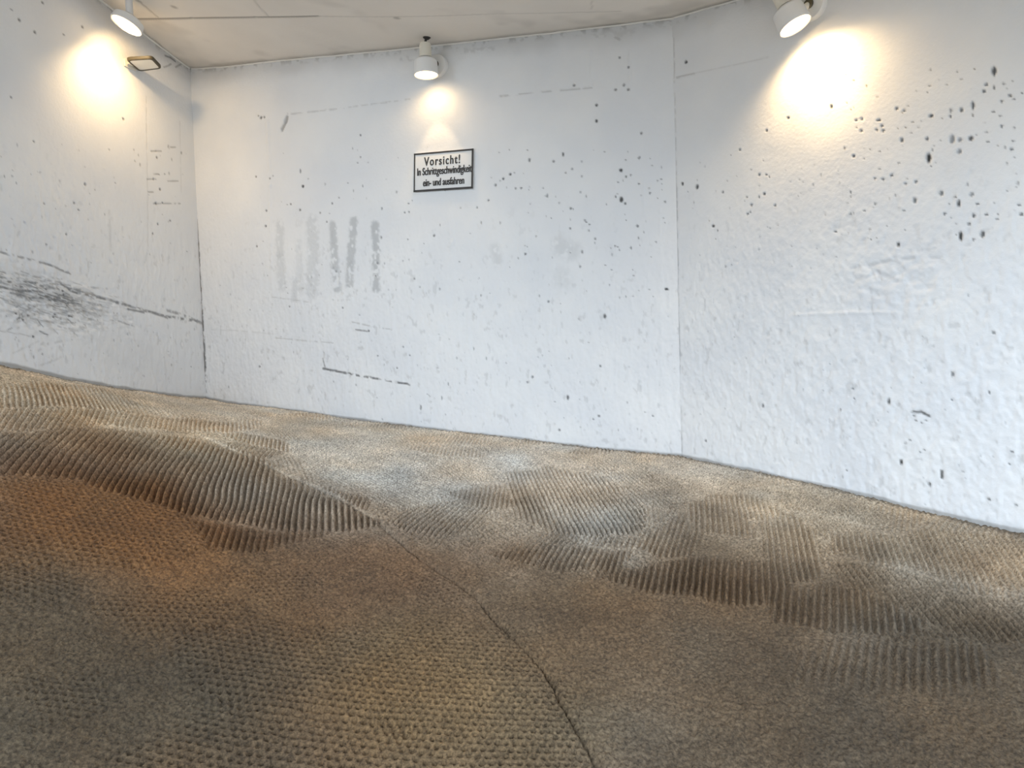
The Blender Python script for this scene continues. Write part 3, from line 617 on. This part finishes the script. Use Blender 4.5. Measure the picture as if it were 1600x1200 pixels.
def spot_lamp(label, mouth, axis, w, base_uz, lens_strength, lights, cable_to, R=.077, L=.102):
    """mouth: centre of the open end; axis: the way the beam leaves; local +Z is the beam's reverse (up the can)"""
    ax = Vector(axis).normalized()
    rot = basis(-ax, Vector((w.d[0], w.d[1], 0)))
    t = thing('spotlight', label, 'lamp', mouth, rot, 'wall spotlights')
    inv = t.matrix_world.inverted()
    # can, open at the beam end, with a rolled lip
    can = lathe([(R * .90, .03), (R * .93, .004), (R * .97, 0), (R, .004), (R * .985, .02), (R * .97, L * .55), (R * .93, L * .86), (R * .80, L * .97), (R * .66, L), (R * .3, L + .003), (0, L + .003)], 56)
    o = obj('lamp_can', can, M['enamel'], t)
    o = obj('lens', lens_mesh(R * .90), glow('lamp_glow', lens_strength), t, mx=Matrix.Translation((0, 0, .013))); o['label'] = 'glowing warm white lens'
    # lamp holder on the back of the can
    hold = lathe([(0, L), (.042, L), (.042, L + .012), (.038, L + .018), (.037, L + .084), (.033, L + .096), (0, L + .098)], 32)
    o = obj('lamp_holder', hold, M['cream'], t); o['label'] = 'cream lamp holder behind the can'
    o = obj('collar', lathe([(.0, L - .003), (.050, L - .003), (.051, L + .004), (.043, L + .006), (0, L + .006)], 32), M['rim'], t)
    # round base on the wall, joined to the can by a swivel arm
    bp = Vector(w.at(*base_uz)); bn = Vector((w.n[0], w.n[1], 0))
    bm = lathe([(0, -.012), (.072, -.012), (.072, .020), (.066, .032), (.050, .038), (0, .038)], 48, mx=inv @ Matrix.Translation(bp) @ basis(bn, (0, 0, 1)).to_4x4())
    pl = obj('wall_base', bm, M['enamel'], t); pl['label'] = 'round white wall base'
    can_side = Vector(mouth) - ax * (L * .55)
    arm = tube([inv @ (bp + bn * .034), inv @ (bp + bn * .034).lerp(can_side, .45), inv @ (bp + bn * .034).lerp(can_side, .78)], .016, 16)
    obj('swivel_arm', arm, M['cream'], t)
    obj('knuckle', lathe([(0, .032), (.020, .034), (.024, .042), (.020, .052), (0, .054)], 24, mx=inv @ Matrix.Translation(bp) @ basis(bn, (0, 0, 1)).to_4x4()), M['rim'], t)
    # cable up into the soffit
    top = Vector(mouth) - ax * (L + .096); ct = Vector(cable_to)
    mid = top.lerp(ct, .5) - ax * .012
    obj('cable', tube([inv @ (top + ax * .006), inv @ top.lerp(mid, .6), inv @ mid, inv @ ct], .0075, 12), M['black'], t)
    zc = Matrix.Translation(ct) @ Matrix.Rotation(math.pi, 4, 'X')
    obj('cable_gland', lathe([(0, -.014), (.024, -.008), (.025, 0.003), (.019, .008), (.012, .014), (0, .014)], 28, mx=inv @ zc), M['black'], t)
    for pos, aim, size, blend, watt, rad in lights:
        l = bpy.data.lights.new('beam', 'SPOT'); l.energy = watt; l.color = WARM; l.spot_size = math.radians(size); l.spot_blend = blend; l.shadow_soft_size = rad
        lo = bpy.data.objects.new('beam', l); C.objects.link(lo); lo.parent = t
        lo.matrix_parent_inverse = Matrix.Identity(4)
        lo.matrix_local = inv @ (Matrix.Translation(Vector(pos)) @ basis(-Vector(aim), (1, 0, .01)).to_4x4())
    return t

def lamp_light(m, axis, aim, size, blend, watt, rad=.02, back=-.012):
    return (Vector(m) - Vector(axis).normalized() * back, aim, size, blend, watt, rad)

def lean(x, y, roll, face):
    """beam axis rolled by `roll` degrees off the plumb line and turned `face` degrees towards the road"""
    r = Vector(ray(x, y)).normalized(); e = Vector(RT) * math.sin(math.radians(roll)) - Vector(UP) * math.cos(math.radians(roll))
    e = (e - r * e.dot(r)).normalized()
    return (e * math.cos(math.radians(face)) - r * math.sin(math.radians(face))).normalized()
def towards(m, w, x, y): return (Vector(w.hit(x, y)) - Vector(m)).normalized()

# middle lamp, hanging straight above the notice
m1 = WM.hit(666, 118, .13); ax1 = Vector((0, 0, -1)); b1 = WM.uz(685, 104)
c1 = on_ceil(667, 58)
spot_lamp('white can spotlight pointing straight down above the framed notice', m1, ax1, WM, b1, 8,
          [lamp_light(m1, ax1, ax1, 55, .10, 6.5), lamp_light(m1, ax1, ax1, 165, .9, 3.5)], c1)
# right lamp, tilted to the wall
m2 = WR.hit(1243, 41, .13); ax2 = lean(1243, 41, 27, 24); b2 = WR.uz(1270, 10)
c2 = on_ceil(1206, -8)
spot_lamp('white can spotlight tilted towards the pitted wall, throwing the brightest glare', m2, ax2, WR, b2, 8,
          [lamp_light(m2, ax2, towards(m2, WR, 1283, 108), 62, 1, 20), lamp_light(m2, ax2, towards(m2, WR, 1350, 360), 150, 1, 28)], c2)

# left lamp, set into the soffit beside the wall
def recessed_lamp():
    m = Vector(WL.hit(197, 40, .25)); ax = lean(197, 40, -27, 21)
    rot = basis(-ax, (0, 1, 0)); R = .093
    t = thing('downlight', 'round glaring downlight set in the ceiling edge over the scuffed left wall', 'lamp', m, rot)
    inv = t.matrix_world.inverted()
    obj('housing', lathe([(R * .92, .02), (R * .95, .003), (R, 0), (R * 1.04, .005), (R * 1.03, .02), (R * .98, .045), (R * .7, .06), (0, .062)], 56), M['enamel'], t)
    cz = float(f_ceil(m[0] , m[1])); top = m - ax * .055
    obj('stem', tube([inv @ top, inv @ top.lerp(Vector((top.x, top.y, cz + .01)), .5), inv @ Vector((top.x, top.y, cz + .03))], .022, 20), M['enamel'], t)
    o = obj('lens', lens_mesh(R * .93), glow('downlight_glow', 5), t, mx=Matrix.Translation((0, 0, .008))); o['label'] = 'glowing warm white lens'
    for aim, size, blend, watt in [(towards(m, WL, 195, 370), 130, 1, 24), (towards(m, WL, 240, 240), 165, .7, 7)]:
        l = bpy.data.lights.new('beam', 'SPOT'); l.energy = watt; l.color = WARM; l.spot_size = math.radians(size); l.spot_blend = blend; l.shadow_soft_size = .018
        lo = bpy.data.objects.new('beam', l); C.objects.link(lo); lo.parent = t
        lo.matrix_local = inv @ (Matrix.Translation(m + ax * .02) @ basis(-Vector(aim), (1, 0, .01)).to_4x4())
recessed_lamp()

# ------------------------------------------------------------------ thin lamp panel with a dark rim on the left wall
def panel_from_corners():
    # four seen corners laid on a plane that leans a little towards the room
    c0 = Vector(WL.hit(206, 102.5, .028))
    nrm = Vector((WL.n[0] * .10, WL.n[1] * .10, -1)).normalized()
    pts = []
    for x, y in [(197.5, 94), (238, 91.5), (252.5, 107), (218, 111.5)]:
        r = Vector(ray(x, y)); t = (c0 - Vector(CAM)).dot(nrm) / r.dot(nrm); pts.append(Vector(CAM) + r * t)
    return c0, nrm, pts
c0, nrm, pts = panel_from_corners()
t = thing('floodlight', 'thin flat floodlight with dark rim and pale face sticking out of the left wall', 'lamp', c0)
loc = [p - c0 for p in pts]
def rounded(loop, k):
    out = []; n = len(loop)
    for i in range(n):
        a, b_, c_ = loop[i - 1], loop[i], loop[(i + 1) % n]
        p0 = b_ + (a - b_) * k; p1 = b_ + (c_ - b_) * k
        for s in np.linspace(0, 1, 7): out.append(p0 * (1 - s) ** 2 + b_ * 2 * s * (1 - s) + p1 * s * s)
    return out
rim = rounded(loc, .16)
bm = bmesh.new(); cen = sum(rim, Vector()) / len(rim); th = nrm * -.022
rings = []
for s, h in [(.87, -.0), (.87, -.05), (1.0, -.05), (1.03, .2), (1.03, .85), (.98, 1), (.5, 1)]:
    rings.append([bm.verts.new(cen + (p - cen) * s + th * h) for p in rim])
for a, b_ in zip(rings, rings[1:]):
    for i in range(len(rim)): bm.faces.new([a[i], a[(i + 1) % len(rim)], b_[(i + 1) % len(rim)], b_[i]])
bm.faces.new(rings[-1])
o = obj('rim', bm, M['rim'], t); o['label'] = 'dark rim'
bm = bmesh.new(); a = [bm.verts.new(cen + (p - cen) * .88 + th * .05) for p in rim]; b_ = [bm.verts.new(cen + (p - cen) * .88 + th * .4) for p in rim]
bm.faces.new(a); bm.faces.new(b_)
for i in range(len(rim)): bm.faces.new([a[i], a[(i + 1) % len(rim)], b_[(i + 1) % len(rim)], b_[i]])
o = obj('face', bm, M['frost'], t, smooth=False); o['label'] = 'pale frosted face'
wn = Vector((WL.n[0], WL.n[1], 0)); ep = loc[0].lerp(loc[3], .5) + th * .5
gap = float((np.array((c0 + ep)[:2]) - WL.P) @ WL.n); wp = ep - wn * gap
obj('bracket', box(.05, .012, gap + .004, Matrix.Translation(ep - wn * (gap / 2)) @ basis(wn, (WL.d[0], WL.d[1], 0)).to_4x4(), .003), M['cream'], t)
obj('bracket_plate', box(.10, .05, .010, Matrix.Translation(wp + wn * .006) @ basis(wn, (WL.d[0], WL.d[1], 0)).to_4x4(), .003), M['cream'], t)

# ------------------------------------------------------------------ written notice on the back wall
def sign():
    uv = [WM.uz(*p) for p in [(646.5, 240.5), (739, 233.5), (742, 294), (649, 301)]]
    u0 = (uv[0][0] + uv[3][0]) / 2; u1 = (uv[1][0] + uv[2][0]) / 2
    ztl, ztr, zbr, zbl = uv[0][1], uv[1][1], uv[2][1], uv[3][1]
    cu = (u0 + u1) / 2; cz = (ztl + ztr + zbr + zbl) / 4
    wdt = u1 - u0; hgt = ((ztl - zbl) + (ztr - zbr)) / 2; til = ((ztr - ztl) + (zbr - zbl)) / 2 / wdt
    n = Vector((WM.n[0], WM.n[1], 0)); xx = (Vector((WM.d[0], WM.d[1], 0)) + Vector((0, 0, til))).normalized()
    if (Vector(WM.at(cu + .1, cz)) - Vector(WM.at(cu, cz))).dot(Vector(RT)) < 0: xx = -xx
    rot = basis(n, xx)
    t = thing('notice_sign', 'black framed rectangular notice reading Vorsicht under the middle lamp', 'sign', WM.at(cu, cz, .006), rot)
    o = obj('plate', box(wdt, hgt, .008, Matrix.Translation((0, 0, .0)), .001), M['sign'], t)
    bw = .0105; bm = bmesh.new(); r = random.Random(2)
    for sx, sy, px, py in [(wdt, bw, 0, hgt / 2 - bw / 2), (wdt, bw * 1.25, 0, -hgt / 2 + bw / 2), (bw * .8, hgt, -wdt / 2 + bw / 2, 0), (bw * 1.15, hgt, wdt / 2 - bw / 2, 0)]:
        box(sx, sy, .003, Matrix.Translation((px, py, .0052)), 0, bm)
    o = obj('border', bm, M['ink'], t, smooth=False); o['label'] = 'painted black border'
    for name, txt, size, width, yc, xc, bold, space in [('heading_text', 'Vorsicht!', .078, .60, .27, -.02, .0003, 1.25), ('line_text', 'In Schrittgeschwindigkeit', .068, .915, -.015, .02, .0002, 1.0), ('line_text', 'ein- und ausfahren', .066, .69, -.275, .01, .0003, 1.0)]:
        cu_ = bpy.data.curves.new(name, 'FONT'); cu_.body = txt; cu_.size = size; cu_.align_x = 'CENTER'; cu_.align_y = 'CENTER'; cu_.extrude = .0012; cu_.offset = bold; cu_.space_character = space
        to = bpy.data.objects.new(name, cu_); C.objects.link(to)
        bpy.context.view_layer.update()
        me = bpy.data.meshes.new_from_object(to.evaluated_get(bpy.context.evaluated_depsgraph_get()))
        bpy.data.objects.remove(to); bpy.data.curves.remove(cu_)
        co = np.zeros(len(me.vertices) * 3); me.vertices.foreach_get('co', co); co = co.reshape(-1, 3)
        co[:, :2] -= (co[:, :2].max(0) + co[:, :2].min(0)) / 2
        sc = wdt * width / np.ptp(co[:, 0]); co[:, 0] *= sc
        co[:, 0] += xc * wdt; co[:, 1] += yc * hgt; co[:, 2] += .0052
        me.vertices.foreach_set('co', co.ravel()); me.update()
        tb = bmesh.new()
        for dx, dy, dz in [(-.0014, -.0007, 0), (.0014, .0007, .00015), (0, 0, .0003)]:        # a broad brush: heavier strokes
            me2 = me.copy(); me2.transform(Matrix.Translation((dx, dy, dz))); tb.from_mesh(me2); bpy.data.meshes.remove(me2)
        tb.to_mesh(me); tb.free(); me.materials.clear(); me.materials.append(M['ink'])
        o = bpy.data.objects.new(name, me); C.objects.link(o); o.parent = t; o['label'] = 'black lettering: ' + txt
sign()

# ------------------------------------------------------------------ daylight, camera
w = bpy.data.worlds.new('daylight'); bpy.context.scene.world = w; w.use_nodes = True
bg = w.node_tree.nodes['Background']; bg.inputs['Color'].default_value = (.72, .85, 1.0, 1); bg.inputs['Strength'].default_value = 2.0

sl = bpy.data.lights.new('overcast_daylight', 'SUN'); sl.energy = 1.9; sl.angle = math.radians(45); sl.color = (.78, .89, 1.0)
so = bpy.data.objects.new('overcast_daylight', sl); C.objects.link(so); so.location = (-3, -6, 4)
so.rotation_euler = Vector((.56, .82, -.34)).to_track_quat('-Z', 'Y').to_euler()

cam = bpy.data.cameras.new('camera'); co = bpy.data.objects.new('camera', cam); C.objects.link(co)
cam.sensor_fit = 'HORIZONTAL'; cam.sensor_width = 36; cam.lens = 36 * F / 1600; cam.clip_start = .05
co.matrix_world = Matrix.Translation(Vector(CAM)) @ Matrix((Vector(RT), Vector(UP), Vector(-fw))).transposed().to_4x4()
bpy.context.scene.camera = co
vs = bpy.context.scene.view_settings
vs.view_transform = 'Standard'; vs.look = 'None'; vs.gamma = 1; vs.use_curve_mapping = False; vs.exposure = -0.04
